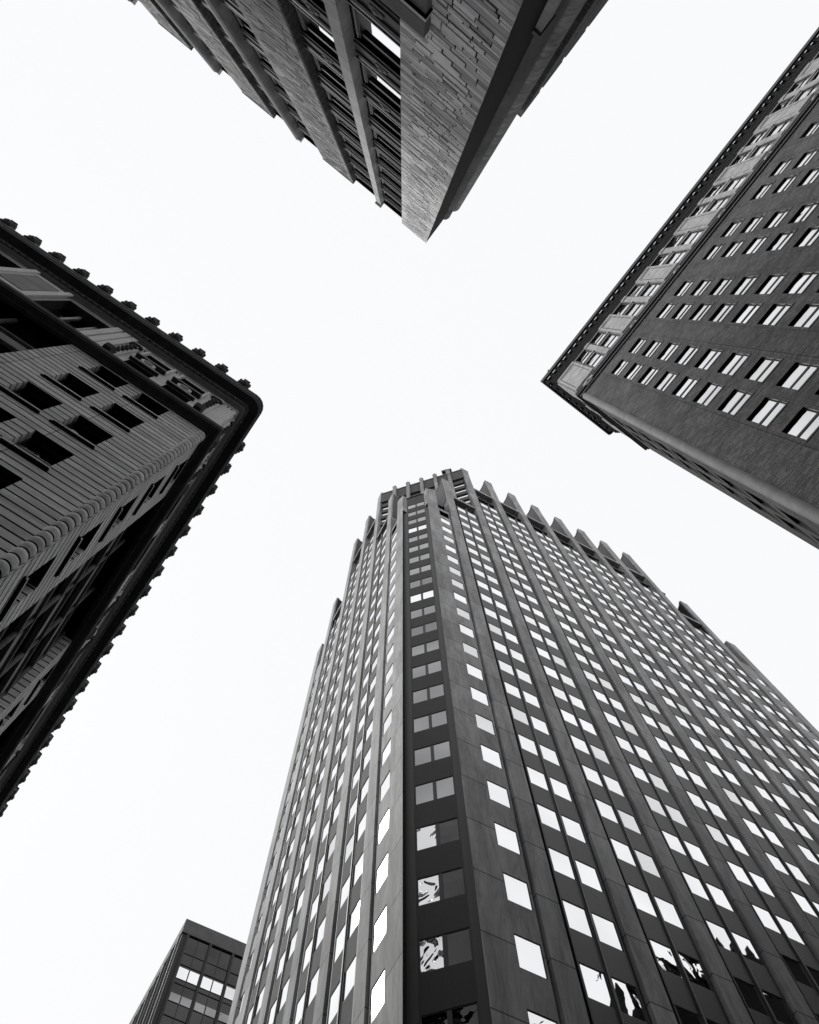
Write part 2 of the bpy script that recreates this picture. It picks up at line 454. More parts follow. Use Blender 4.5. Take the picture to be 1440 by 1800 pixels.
# ------------------------------------------------------------------ ground
def sheet(name, pts, h, mt, thick=0):
    mb = MB()
    if thick: mb.prism_h([Vector((x, y, 0)) for x, y in pts], h - thick - EYE, h - EYE, mt)
    else: mb.face([Vector((x, y, h)) for x, y in pts], mt, [(x, y) for x, y in pts])
    return structure(mb.build(name))
sheet('ground', [(-900, -900), (900, -900), (900, 900), (-900, 900)], 0.0, 'concrete')
E36, N36 = ed(36.5), ed(126.5)
def strip(c, e, n, l0, l1, w):
    return [tuple((c + e * a + n * b)[:2]) for a, b in ((l0, -w), (l1, -w), (l1, w), (l0, w))]
mid = Vector((1.5, 9.5, 0)) + E36 * 2
sheet('road', strip(mid, E36, N36, -160, 160, 4.6), 0.004, 'asphalt')
sheet('cross_road', strip(mid + E36 * 1.0, N36, E36, -160, 160, 4.6), 0.008, 'asphalt')
lines = MB()
for k in range(-20, 21):
    if abs(k) < 3: continue
    for (e, n) in ((E36, N36), (N36, E36)):
        c = mid + e * (k * 6)
        q = strip(c, e, n, -1.5, 1.5, 0.06)
        lines.face([Vector((x, y, 0.013)) for x, y in q], 'paint', [(0, 0), (3, 0), (3, .1), (0, .1)])
structure(lines.build('road_markings'))

# ================================================================== the grey tower with the cut corner
def tower():
    aE, bE = ed(27.7), ed(117.7)
    DA, DB = 12.322, 21.133                                 # plan distances of the two facades
    FR = Frame(bE * DB, aE, -bE)                            # right facade: s = a
    FLf = Frame(aE * DA, bE, -aE)                           # left facade: s = b
    root = thing('office_tower', aE * DA + bE * DB, 'tall grey stone office tower with piers between pale windows and a narrow cut corner', 'office tower')
    W = Windows(root)
    END_R, END_L = 67.0, 50.8
    chD = 36.59 / math.sqrt(2)
    FC = Frame((aE + bE) / math.sqrt(2) * chD, (aE - bE) / math.sqrt(2), -(aE + bE) / math.sqrt(2))     # the cut corner
    crD = 44.03 / math.sqrt(2)
    FK = Frame((aE + bE) / math.sqrt(2) * crD, FC.e, FC.o)                                             # the wide crown corner
    P = lambda a, b: aE * a + bE * b
    top0 = 41.35
    row = lambda k: top0 + FL * k
    KMIN, KTOP = -4, 21
    def colwins(F, sa, sb, kmax, glass, lo=-4):
        for k in range(lo, kmax + 1):
            h1 = row(k); h0 = h1 - 1.9
            mt = glass(k)
            if mt == 'mirror' and random.random() < .13: mt = 'mirror_dim'
            W.add(F, sa, sb, h0, h1,
                  lambda g, F=F, a=sa, b=sb, p=h0, q=h1, mt=mt: pane(g, F, a + .03, b - .03, p + .03, q - .03, -0.035, mt, .002),
                  lambda g, F=F, a=sa, b=sb, p=h0, q=h1: [g.box(F, a, a + .04, p, q, -.1, -.02, 'dark_metal'), g.box(F, b - .04, b, p, q, -.1, -.02, 'dark_metal'),
                                                         g.box(F, a + .04, b - .04, q - .05, q, -.1, -.02, 'dark_metal'), g.box(F, a + .04, b - .04, p, p + .04, -.1, -.01, 'fin_metal')])
    core = MB()
    # core: dark body behind everything, stepped like the crown
    i = 0.9
    core.prism_h([P(DA + i, 24.6), P(DA + i, END_L - .3), P(END_R - .3, END_L - .3), P(END_R - .3, DB + i), P(16.0, DB + i)], -1.6, 111.0, 'black_void')
    core.prism_h([P(DA + 1.8, 33.4), P(DA + 1.8, 46.0), P(62.0, 46.0), P(62.0, DB + 1.8), P(24.6, DB + 1.8)], 111.0, 131.6, 'black_void')
    core.build('core', root)
    # wall of spandrels, one mesh per facade
    def bays(first, n): return [first + 4.93 * k for k in range(n)]
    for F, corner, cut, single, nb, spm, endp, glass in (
            (FR, DA, 14.73, 16.42, 9, 'tower_spandrel', END_R, 0), (FLf, DB, 23.6, 25.27, 4, 'tower_spandrel_light', END_L, 1)):  # left spandrels paler: their reflected light put into the colour
        off = corner - DA                                    # both facades share one rhythm counted from the virtual corner
        piers = [18.08 + off + 4.93 * k for k in range(nb + 1)]
        wl = MB()
        gl = lambda k, g_=glass: 'mirror_wavy' if (k <= -2 if not g_ else k <= -4) else 'mirror'
        # corner strip: flat stone with one column of windows
        wall(wl, F, cut, 17.9 + off, -1.6, 104.7, [(single, single + 1.36, row(k) - 1.9, row(k), .11) for k in range(KMIN, 16)] + [(single, single + 1.36, 101.2, 103.6, .6)], 'tower_stone', reveal='dark_metal')
        colwins(F, single, single + 1.36, 15, gl)
        # double bays
        for bi in range(nb):
            p0 = piers[bi] + 1.22; p1 = piers[bi + 1]
            c = (p0 + p1) / 2
            first = bi == 0; last = bi == nb - 1
            ktop = 18 if (first or last) else KTOP
            hb = row(ktop) + .25
            w0a, w0b, w1a, w1b = c - 1.47, c - .16, c + .16, c + 1.47
            for k in range(KMIN - 1, ktop + 1):              # spandrels between windows
                lo = row(k) if k >= KMIN else -1.6
                hi = min(row(k + 1) - 1.9, hb) if k >= KMIN else row(KMIN) - 1.9
                if k == ktop: hi = hb
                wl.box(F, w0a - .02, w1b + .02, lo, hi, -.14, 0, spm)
            wl.quad_s(F, p0 - .1, p1 + .1, -1.6, hb, -.16, 'dark_metal')
            wl.box(F, w0a - .1, w0a - .02, -1.6, hb, -.3, .006, 'dark_metal'); wl.box(F, w1b + .02, w1b + .1, -1.6, hb, -.3, .006, 'dark_metal')
            wl.box(F, c - .16, c - .07, -1.6, hb, -.3, .02, 'dark_metal'); wl.box(F, c + .07, c + .16, -1.6, hb, -.3, .02, 'dark_metal')
            mu = MB(); mu.box(F, c - .05, c + .05, -1.6, hb + .8, -.02, .09, 'fin_metal'); mu.build('mullion', root)
            for sa, sb in ((w0a, w0b), (w1a, w1b)): colwins(F, sa, sb, ktop, gl)
            # the open top of the bay: dark recess, a stone beam, and a set-back parapet behind
            bm0 = {True: (116.2, 117.2), False: (131.8, 132.8)}[first or last]
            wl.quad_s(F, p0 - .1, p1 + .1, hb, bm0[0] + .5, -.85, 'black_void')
            wl.quad_h(F, p0, p1, -.85, -.02, hb, 'dark_metal')
            be = MB(); be.box(F, p0 - .05, p1 + .05, bm0[0], bm0[1], -.75, .02, 'tower_stone', back=True)
            be = be.build('beam', root)
            rl = MB(); rl.box(F, p0, p1, bm0[0] - 3.6, bm0[0] - 3.3, -.8, -.35, 'fin_metal', back=True); rl.build('rail', be)
        # far end: single bay and end pier
        pe = piers[-1] + 1.22
        wall(wl, F, pe, endp, -1.6, 104.7, [(pe + .4, pe + 1.7, row(k) - 1.9, row(k), .14) for k in range(KMIN, 16)], 'tower_stone', reveal='dark_metal')
        colwins(F, pe + .4, pe + 1.7, 15, gl)
        wl.quad_d(F, endp, -30, 0, -1.6, 104.7, 'tower_stone')
        wl.build('wall', root)
        # piers
        for k, p in enumerate(piers):
            top = 126.4 if k in (0, nb) else 146.1
            pm = MB()
            pm.prism_s(F, [(p, -1.6), (p + 1.22, -1.6), (p + 1.22, top - 14)] + [(p, top - 14)], -.9, .13, 'tower_stone')
            pm.prism_s(F, [(p, top - 14), (p + 1.22, top - 14), (p + 1.22, top - 5), (p + 1.25, top - 2.2), (p + 1.34, top - .15), (p + 1.3, top), (p - .06, top), (p - .1, top - .15), (p - .03, top - 2.2), (p, top - 5)], -.12, .13, 'tower_stone')
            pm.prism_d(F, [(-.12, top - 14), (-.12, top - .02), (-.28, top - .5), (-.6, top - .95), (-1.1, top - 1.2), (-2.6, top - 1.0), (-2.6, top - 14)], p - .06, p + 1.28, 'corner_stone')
            pm.prism_d(F, [(-.12, top - .02), (-.28, top - .5), (-.6, top - .95), (-1.1, top - 1.2), (-2.6, top - 1.0), (-2.6, top - .75), (-1.1, top - .95), (-.62, top - .7), (-.3, top - .25), (-.15, top + .05)], p - .12, p + 1.3, 'tower_stone')
            pm.build('pier', root)
        pm = MB()
        pm.prism_s(F, [(cut, 104.7), (single - .1, 104.7), (single - .1, 115.0), (cut + .9, 114.2), (cut, 113.0)], -.9, 0.0, 'tower_stone')
        pm.build('pier', root)
        pm = MB(); pm.prism_s(F, [(endp - 1.5, -1.6), (endp, -1.6), (endp, 113.2), (endp - 1.6, 113.2), (endp - 1.5, 110.5)], -.9, .13, 'tower_stone'); pm.build('pier', root)
    # the cut corner: recessed strip of paired windows
    sl, sr = -7.98, -4.53
    wl = MB()
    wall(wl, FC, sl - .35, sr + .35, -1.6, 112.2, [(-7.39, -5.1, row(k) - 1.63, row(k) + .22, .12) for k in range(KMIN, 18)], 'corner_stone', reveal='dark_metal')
    for k in range(KMIN, 18): wl.box(FC, -6.3, -6.17, row(k) - 1.63, row(k) + .22, -.11, -.02, 'dark_metal')
    # side cheeks from the strip to the corner piers
    for (a, b), (c, d) in (((DA, 23.6), (DA + .35, 23.6 + .35)), ((14.73, DB), (14.73 + .35, DB + .35))):
        p, q = P(a, b), P(c, d)
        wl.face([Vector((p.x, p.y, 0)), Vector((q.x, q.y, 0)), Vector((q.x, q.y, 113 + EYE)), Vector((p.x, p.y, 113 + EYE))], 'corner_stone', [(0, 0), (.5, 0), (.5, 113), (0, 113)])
    for s0, s1 in ((sl + .02, -7.45), (-5.04, sr - .02)): wl.quad_s(FC, s0, s1, -1.6, 112.0, .012, 'dark_metal')
    wl.quad_h(FC, sl - .2, sr + .2, -1.5, .1, 112.2, 'roofing')
    wl.build('corner_wall', root)
    for k in range(KMIN, 18):
        for sa, sb, side in ((-7.39, -6.3, 0), (-6.17, -5.1, 1)):
            mt = 'dark_glass' if k <= -4 or (k <= -1 and side) else ('corner_wavy' if k <= -1 else ('mirror' if k in (14, 8) else 'corner_glass'))  # lower panes darker: a dark building's reflection put into their tone
            W.add(FC, sa, sb, row(k) - 1.63, row(k) + .22, lambda g, a=sa, b=sb, k=k, mt=mt: pane(g, FC, a + .03, b - .03, row(k) - 1.6, row(k) + .19, -.04, mt),
                  lambda g, a=sa, b=sb, k=k: [g.box(FC, a, b, row(k) - 1.63, row(k) - 1.58, -.11, -.02, 'dark_metal'), g.box(FC, a, b, row(k) + .17, row(k) + .22, -.11, -.02, 'dark_metal'), g.box(FC, a, a + .04, row(k) - 1.58, row(k) + .17, -.11, -.022, 'dark_metal'), g.box(FC, b - .04, b, row(k) - 1.58, row(k) + .17, -.11, -.022, 'dark_metal')])
    # the wide crown corner with its fins, louvred windows and parapet
    wl = MB()
    kl, kr = -13.8, 1.25
    wl.quad_s(FK, kl, kr, 104.0, 139.6, -.35, 'tower_spandrel_light')
    for k in range(16, 26):
        wl.box(FK, kl + .3, kr - .3, row(k), row(k) + 1.7, -.34, -.1, 'tower_spandrel_light')
    wl.box(FK, kl, kr, 138.4, 144.4, -.5, .0, 'tower_spandrel_light', back=True)
    wl.box(FK, kl, kr, 144.4, 144.8, -.6, .12, 'tower_stone', back=True)
    wl.build('crown_wall', root)
    for k in range(16, 25):
        for j in range(6):
            sa = kl + .5 + j * 2.45
            W.add(FK, sa, sa + 2.0, row(k) - 2.1, row(k), lambda g, a=sa, k=k: pane(g, FK, a, a + 2.0, row(k) - 2.1, row(k) - .05, -.3, 'mirror'), None)
    for j in range(1, 6):
        s = kl + 2.52 * j + .1
        fm = MB(); fm.prism_s(FK, [(s - .28, 118), (s + .28, 118), (s + .28, 144), (s + .4, 145.2), (s, 146.1), (s - .4, 145.2), (s - .28, 144)], -.3, .55, 'tower_stone'); fm.build('pier', root)
    rf = MB()
    rf.prism_h([P(DA + .9, 32.5), P(DA + .9, 46.2), P(62.2, 46.2), P(62.2, DB + .9), P(23.7, DB + .9)], 131.6, 132.2, 'roofing')
    rf.prism_h([P(DA + .8, 24.5), P(DA + .8, END_L - .2), P(END_R - .2, END_L - .2), P(END_R - .2, DB + .8), P(15.9, DB + .8)], 104.7, 105.0, 'roofing')
    rf.build('roof', root)
    W.build(100)
    # roof gear over the crown
    dv = thing('roof_davit', FK(-1.5, -.35, 144.8), 'small dark maintenance arm poking above the crown of the grey office tower', 'roof crane')
    a = MB(); a.box(FK, -1.6, -1.4, 144.8, 146.9, -.45, -.25, 'dark_metal', back=True); a.build('mast', dv)
    a = MB(); a.prism_s(FK, [(-2.2, 146.9), (-.5, 146.9), (-.4, 147.3), (-1.4, 147.9), (-2.3, 147.9)], -.7, .25, 'dark_metal'); a.build('arm', dv)

# ================================================================== the long dark brick building on the right
def right_building():
    N, E1 = nd(127), ed(127)
    F = Frame(N * 17, E1, -N)                               # long facade, s runs negative
    F2 = Frame(E1 * -3, N, E1)                              # narrow facade, s = 17 .. 24.6
    root = thing('brick_office_building', N * 17 - E1 * 3, 'long dark brick building with paired sash windows, pale attic panels and a black projecting cornice', 'office building')
    W = Windows(root)
    SEND = -46.0
    cols = []
    k = 0
    while True:
        a = -5.70 - 5.545 * k; b = a - 2.12
        if b - 1.44 < SEND + 1: break
        cols += [(a - 1.42, a), (b - 1.43, b)]; k += 1
    rows = [40.33 + 3.9 * i for i in range(-4, 8)]
    wl = MB()
    ops = [(a, b, h - 2.37, h, .3) for a, b in cols for h in rows]
    wall(wl, F, SEND, -3, -1.6, 70.2, ops, 'brick_right', reveal='dark_metal')
    cols2 = [(19.2, 20.55), (21.35, 22.7)]
    wall(wl, F2, 17, 24.6, -1.6, 70.2, [(a, b, h - 2.37, h, .3) for a, b in cols2 for h in rows], 'brick_right', reveal='dark_metal')
    F3 = Frame(F2(24.6, 0, -EYE), -E1, N)
    wl.quad_s(F3, 0, 43, -1.6, 84.4, 0, 'brick_right')
    wl.build('wall', root)
    core = MB()
    core.prism_h([N * 17.6 + E1 * -3.6, N * 24.3 + E1 * -3.6, N * 24.3 + E1 * SEND, N * 17.6 + E1 * SEND], -1.6, 84.2, 'black_void'); core.build('core', root)
    # rounded corner pilaster in paler stone
    q = MB(); q.vcyl(F2, 17.2, -.18, .3, -1.6, 70.2, 'grey_trim', 14); q.build('corner_pilaster', root, True)
    st = MB()                                               # vertical stone fillets beside the window pairs
    def sash(F, a, b, h):
        h0 = h - 2.37; m = h0 + 1.04
        gm = 'sash_glass'
        def glass(g):
            pane(g, F, a + .07, b - .07, m + .09, h - .09, -.135, gm, .006); pane(g, F, a + .07, b - .07, h0 + .05, m - .09, -.12, gm, .006)
        def frame(g):
            g.box(F, a, a + .08, h0, h, -.28, -.13, 'dark_metal'); g.box(F, b - .08, b, h0, h, -.28, -.13, 'dark_metal')
            g.box(F, a + .08, b - .08, h - .1, h, -.28, -.13, 'dark_metal'); g.box(F, a + .08, b - .08, m - .1, m + .1, -.28, -.09, 'dark_metal')
            g.box(F, a + .08, b - .08, h0, h0 + .06, -.28, -.14, 'dark_metal')
        W.add(F, a, b, h0, h, glass, frame)
    for a, b in cols:
        for h in rows: sash(F, a, b, h)
    for a, b in cols2:
        for h in rows: sash(F2, a, b, h)
    # sills
    si = MB()
    for h in rows:
        for a, b in cols: si.box(F, a - .08, b + .08, h - 2.37 - .14, h - 2.37, -.1, .025, 'brick_right')
        for a, b in cols2: si.box(F2, a - .08, b + .08, h - 2.37 - .14, h - 2.37, -.1, .025, 'brick_right')
    for i in range(0, len(cols), 2):                         # shallow fillets closing the wide piers
        for s in (cols[i][1] + .3, cols[i + 1][0] - .3): si.box(F, s - .04, s + .04, 20, 70.2, -.02, .04, 'brick_right')
    o = si.build('sill', root); o['kind'] = 'stuff'
    C = N * 17 - E1 * 3
    LR, LS = -SEND - 3, 7.6
    bc = MB()                                               # belt course: dark mouldings
    sweep(bc, C, -N, E1, -E1, N, LR, LS, [(-.05, 70.2), (.12, 70.3), (.12, 70.55), (.3, 70.7), (.3, 70.95), (.1, 71.2), (.1, 71.5), (.22, 71.7), (.22, 72.0), (-.05, 72.3)], 'fascia', mats=['dark_stone', 'grey_trim', 'dark_stone', 'fascia', 'dark_stone', 'dark_stone', 'dark_stone', 'fascia', 'grey_trim'])
    bc.build('belt_course', root)
    # attic storey
    at = MB()
    aops = []
    for i in range(0, len(cols), 2):
        aops += [(cols[i][0], cols[i][1], 73.6, 81.8, .32), (cols[i + 1][0], cols[i + 1][1], 73.6, 81.8, .32)]
    wall(at, F, SEND, -3, 72.2, 82.4, aops, 'grey_trim', reveal='dark_metal')
    wall(at, F2, 17, 24.6, 72.2, 82.4, [(a, b, 73.6, 81.8, .32) for a, b in cols2], 'grey_trim', reveal='dark_metal')
    at.build('attic_wall', root)
    for Fx, cs in ((F, cols), (F2, cols2)):
        for a, b in cs:
            sp = MB()                                       # moulded spandrel between the two attic storeys
            sp.box(Fx, a + .02, b - .02, 77.25, 78.25, -.3, .02, 'pale_trim'); sp.box(Fx, a - .12, b + .12, 77.6, 77.9, 0.02, .12, 'pale_trim')
            sp.build('spandrel', root)
            for h0, h1 in ((73.6, 77.25), (78.25, 81.8)):
                m = h0 + (h1 - h0) * .45
                def glass(g, Fx=Fx, a=a, b=b, h0=h0, h1=h1, m=m):
                    pane(g, Fx, a + .1, b - .1, h0 + .12, m - .06, -.13, 'sash_glass', .006); pane(g, Fx, a + .1, b - .1, m + .06, h1 - .12, -.11, 'sash_glass', .006)
                def frame(g, Fx=Fx, a=a, b=b, h0=h0, h1=h1, m=m):
                    for x0, x1 in ((a, a + .11), (b - .11, b)): g.box(Fx, x0, x1, h0, h1, -.28, -.08, 'dark_metal')
                    for y0, y1 in ((h0, h0 + .13), (m - .08, m + .08), (h1 - .13, h1)): g.box(Fx, a + .11, b - .11, y0, y1, -.28, -.08, 'dark_metal')
                W.add(Fx, a, b, h0, h1, glass, frame)
    # pale panels on the wide piers
    pan = [(-5.55, -3.12)] + [(cols[i + 1][0] - 1.98, cols[i + 1][0] - .14) for i in range(1 - 1, len(cols) - 2, 2)]
    for k, (a, b) in enumerate(pan):
        pm = MB()
        pm.box(F, a, b, 72.9, 82.0, -.02, .10, 'pale_trim')
        pm.box(F, a + .02, b - .02, 73.0, 73.4, .1, .16, 'pale_trim'); pm.box(F, a + .02, b - .02, 81.3, 81.9, .1, .16, 'pale_trim')
        pm.box(F, a + .02, a + .2, 73.4, 81.3, .1, .13, 'pale_trim'); pm.box(F, b - .2, b - .02, 73.4, 81.3, .1, .13, 'pale_trim')
        pm.box(F, a + .3, b - .3, 80.75, 80.95, .1, .108, 'dark_stone'); pm.box(F, a + .24, a + .3, 74.0, 80.95, .1, .108, 'fascia'); pm.box(F, b - .3, b - .24, 74.0, 80.95, .1, .108, 'fascia')
        pm.build('attic_panel', root)
        sb = MB()                                           # round shield below the panel, over the belt course
        sb.disc(F, (a + b) / 2, .12, 71.1, .42 if k else .62, .16, 'pale_trim', 20); sb.ball(F, (a + b) / 2, .2, 71.1, .3, .18, .3, 'grey_trim'); sb.build('cartouche', root, True)
    for i in range(0, len(cols), 2):                         # slim pier between the two windows of a pair
        s0, s1 = cols[i + 1][1], cols[i][0]
        pm = MB(); pm.box(F, s0 + .1, s1 - .1, 72.9, 82.0, -.02, .12, 'pale_trim'); pm.box(F, s0 + .04, s1 - .04, 80.9, 81.5, .12, .2, 'pale_trim'); pm.build('attic_pier', root)
    for a, b in ((17.1, 19.0), (20.7, 21.2), (22.85, 24.5)):
        pm = MB(); pm.box(F2, a, b, 72.9, 82.0, -.02, .1, 'pale_trim'); pm.build('attic_panel', root)
    # cornice: bed moulds, brackets with open slots between, fascia
    co = MB()
    sweep(co, C, -N, E1, -E1, N, LR, LS + .75, [(-.05, 82.2), (.1, 82.4), (.1, 82.7), (.22, 82.9), (.22, 83.3), (.3, 83.4), (.3, 84.3), (.5, 84.4), (.5, 84.55), (-.05, 84.6)], 'dark_stone')
    sweep(co, C, -N, E1, -E1, N, LR, LS + .75, [(.56, 84.45), (.8, 84.5), (.8, 84.8), (.85, 85.0), (.85, 85.3), (.59, 85.3), (.56, 84.45)], 'fascia', mats=['dark_stone', 'fascia', 'fascia', 'fascia', 'fascia', 'dark_stone'])
    co.box(F2, 25.1, 25.42, 84.5, 85.3, -.2, .61, 'fascia', back=True)
    co.box(F2, 17.2, 25.3, 84.72, 84.8, .5, .66, 'dark_stone')
    co.build('cornice', root)
    s = -2.55
    n = 0
    while s > SEND:
        b = MB(); b.prism_d(F, [(.1, 83.5), (.32, 83.6), (.5, 84.1), (.63, 84.3), (.63, 84.5), (.1, 84.5)], s - .2, s + .2, 'dark_stone')
        n += 1; s -= .82
        b.build('bracket', root)
    t = 17.4
    while t < 25.2:
        b = MB(); b.prism_d(F2, [(.1, 83.5), (.32, 83.6), (.5, 84.1), (.63, 84.3), (.63, 84.5), (.1, 84.5)], t - .2, t + .2, 'dark_stone'); b.build('bracket', root); t += .82
    rf = MB(); rf.prism_h([N * 16.9 - E1 * 3, N * 24.5 - E1 * 3, N * 24.5 + E1 * SEND, N * 16.9 + E1 * SEND], 84.92, 85.0, 'roofing'); rf.build('roof', root)
    rd = MB(); rd.vcyl(F, -3.6, .55, .03, 85.0, 86.6, 'dark_metal', 6); rd.ball(F, -3.6, .55, 86.7, .14, .14, .14, 'dark_metal', 8, 5); rd.build('lightning_rod', root)
    W.build(100)

# ================================================================== the ornate building on the left
def left_building():
    o1, e1 = nd(35), ed(35)
    o2, e2 = nd(125), ed(125)
    F = Frame(o1 * -10.5, e1, o1)                           # facade A: s from -4.27 to negative
    F2 = Frame(o2 * -4.27, e2, o2)                          # facade B: s from 10.5 up
    C = F(-4.27, 0, -EYE)
    root = thing('ornate_corner_building', C, 'dark ornate corner building with banded brick courses, bulging corner blocks and a heavy black cornice', 'office building')
    W = Windows(root)
    pitch = .503
    base = 19.33
    gro = [(base + pitch * k, base + pitch * k + .09) for k in range(-42, 40) if base + pitch * k < 39.0]
    tops = [39.12 - 3.89 * k for k in range(0, 7)]
    wl = MB()
    opsA = [(a, b, h - 2.28, h, .42) for a, b in ((-7.70, -6.22), (-9.92, -8.43)) for h in tops]
    wall(wl, F, -11.6, -4.45, -1.6, 39.3, opsA, 'course', gro, .1, head='groove')  # window heads painted black, standing for their shade
    wall(wl, F, -30.0, -19.6, -1.6, 39.3, [], 'course', gro, .1, head='groove')
    opsB = [(11.95, 13.25, h - 2.28, h, .42) for h in tops]
    wall(wl, F2, 10.68, 14.35, -1.6, 39.3, opsB, 'course', gro, .1, head='groove')
    wall(wl, F2, 23.6, 27.4, -1.6, 39.3, [(24.9, 26.2, h - 2.28, h, .42) for h in tops], 'course', gro, .1, head='groove')
    wall(wl, F2, 36.6, 40.4, -1.6, 39.3, [(37.9, 39.2, h - 2.28, h, .42) for h in tops], 'course', gro, .1, head='groove')
    for Fx, s in ((F, -11.6), (F, -19.6), (F2, 14.35), (F2, 23.6), (F2, 27.4), (F2, 36.6), (F2, 40.4)):
        wl.quad_d(Fx, s, -1.0, -.1, -1.6, 39.3, 'groove')
        sg = .012 if s in (-19.6, 14.35, 27.4, 40.4) else -.012
        for ga, gb in zip([-1.6] + [g[1] for g in gro if g[0] > -1.6], [g[0] for g in gro if g[0] > -1.6] + [39.3]):
            if gb > ga: wl.quad_d(Fx, s + sg, -1.0, -.003, ga, gb, 'course')
    wl.build('wall', root)
    core = MB()
    core.prism_h([F(-4.9, -.6, 0), F(-30, -.6, 0), F(-30, -30, 0), F2(52, -25, 0), F2(52, -.6, 0), F2(11.1, -.6, 0)][0:1] + [F(-30, -.62, 0), F(-30, -40, 0), F(-4.9, -40, 0)], -1.6, 48.0, 'black_void')
    core.build('core', root)
    # bulging corner blocks, one per course
    cb = MB()
    for k in range(-41, 39):
        h0 = base + pitch * k + .09; h1 = base + pitch * (k + 1)
        if h1 > 39.3: break
        cb.vcyl(F, -4.37, -.13, .215, h0, h1, 'course', 20, .045, 6)
        for hh in (h0, h1):
            cb.face([F(-4.37 + .215 * math.cos(t * math.pi / 7), -.13 + .215 * math.sin(t * math.pi / 7), hh) for t in range(14)], 'groove', [(t * .1, 0) for t in range(14)])
        cb.vcyl(F, -4.37, -.13, .17, h0 - .09, h0, 'groove', 12)
    o = cb.build('corner_block', root, True); o['kind'] = 'stuff'
    def simple_window(Fx, a, b, h0, h1, d=-.36, mt='dark_glass', bar=True):
        def glass(g): pane(g, Fx, a - .06, b + .06, h0, h1, d, mt, .01)
        def frame(g):
            m = (h0 + h1) / 2
            g.box(Fx, a, a + .07, h0, h1, d, d + .06, 'dark_metal'); g.box(Fx, b - .07, b, h0, h1, d, d + .06, 'dark_metal')
            if bar: g.box(Fx, a + .07, b - .07, m - .04, m + .04, d, d + .05, 'dark_metal')
            g.box(Fx, a + .07, b - .07, h1 - .08, h1, d, d + .06, 'dark_metal')
        W.add(Fx, a, b, h0, h1, glass, frame)
    def sill(Fx, a, b, h):
        m = MB(); m.box(Fx, a - .18, b + .12, h - .24, h - .13, -.05, .07, 'groove'); m.box(Fx, a - .1, b + .1, h - .13, h, -.3, .11, 'course', under='groove'); m.build('sill', root)  # black band below each sill stands for its shadow
    for a, b in ((-7.70, -6.22), (-9.92, -8.43)):
        for h in tops:
            simple_window(F, a, b, h - 2.28, h)
            if h > 18: sill(F, a, b, h - 2.28)
    for a, b in ((11.95, 13.25), (24.9, 26.2), (37.9, 39.2)):
        for h in tops:
            simple_window(F2, a, b, h - 2.28, h)
            if h > 18: sill(F2, a, b, h - 2.28)
    # recessed dark metal bays
    def metal_bay(Fx, a, b, n):
        m = MB()
        m.quad_s(Fx, a, b, -1.6, 39.3, -.95, 'dark_metal')
        for h in tops:
            m.box(Fx, a, b, h - 3.75, h - 2.5, -.94, -.55, 'dark_stone'); m.box(Fx, a, b, h - 2.5, h - 2.38, -.94, -.4, 'fascia'); m.box(Fx, a, b, h - 3.87, h - 3.75, -.94, -.42, 'fascia')
            for j in range(n):
                x0 = a + (b - a) * (j + .14) / n; x1 = a + (b - a) * (j + .86) / n
                m.box(Fx, x0, x1, h - 3.5, h - 2.75, -.55, -.5, 'grey_trim')  # paler panels: lit streaks inside the bay put into colour
        m.build('bay', root)
        for j in range(n + 1):
            x = a + (b - a) * j / n
            mu = MB(); mu.vcyl(Fx, min(max(x, a + .12), b - .12), -.55, .12, -1.6, 39.3, 'shaft_dark', 10); mu.build('mullion', root, True)
        for h in tops:
            for j in range(n):
                x0 = a + (b - a) * j / n + .2; x1 = a + (b - a) * (j + 1) / n - .2
                simple_window(Fx, x0, x1, h - 2.36, h - .02, -.85)
    metal_bay(F, -19.6, -11.6, 3)
    metal_bay(F2, 14.35, 23.6, 3)
    metal_bay(F2, 27.4, 36.6, 3)
    L1, L2 = 26.0, 38.0
    bc = MB()
    sweep(bc, C, o1, o2, -e1, e2, L1, L2, [(-.1, 39.3), (.1, 39.3), (.16, 39.42), (.46, 39.5), (.46, 39.62), (.52, 39.7), (.52, 40.1), (.4, 40.3), (.1, 40.6), (-.1, 40.7)], 'dark_stone', arc=.0)
    bc.build('belt_course', root)
    # attic storey
    at = MB()
    AW = [(-7.70, -6.22), (-9.92, -8.43)]
    aops = []
    for a, b in AW: aops += [(a, b, 44.6, 46.7, .4), (a, b, 41.4, 43.2, .4)]
    aops += [(-15.1, -12.2, 41.3, 46.9, .6), (-22.6, -17.9, 41.3, 46.9, .6)]
    wall(at, F, -30, -4.27, 40.5, 48.4, aops, 'attic_trim', reveal='dark_stone')
    bops = [(11.95, 13.25, 44.6, 46.7, .4), (11.95, 13.25, 41.4, 43.2, .4)] + [(a, b, 41.3, 46.9, .6) for a, b in ((15.4, 18.2), (19.2, 22.0), (28.4, 31.2), (32.4, 35.4))] + [(24.9, 26.2, 44.6, 46.7, .4), (24.9, 26.2, 41.4, 43.2, .4)]
    wall(at, F2, 10.5, 48.5, 40.5, 48.4, bops, 'attic_trim', reveal='dark_stone')
    at.build('attic_wall', root)
    for Fx, lst in ((F, aops), (F2, bops)):
        for a, b, h0, h1, dp in lst:
            simple_window(Fx, a, b, h0, h1, -dp + .06)
            if b - a > 2:
                sm = MB()  # pale bars standing for white glints of sky in the openings
                for x in (a + (b - a) / 3, a + (b - a) * 2 / 3): sm.box(Fx, x - .07, x + .07, h0 + .02, h1 - .02, -dp + .08, -dp + .16, 'sill')
                sm.box(Fx, a + .02, b - .02, h0 + 1.3, h0 + 1.42, -dp + .165, -dp + .2, 'sill'); sm.build('glint_bars', root)
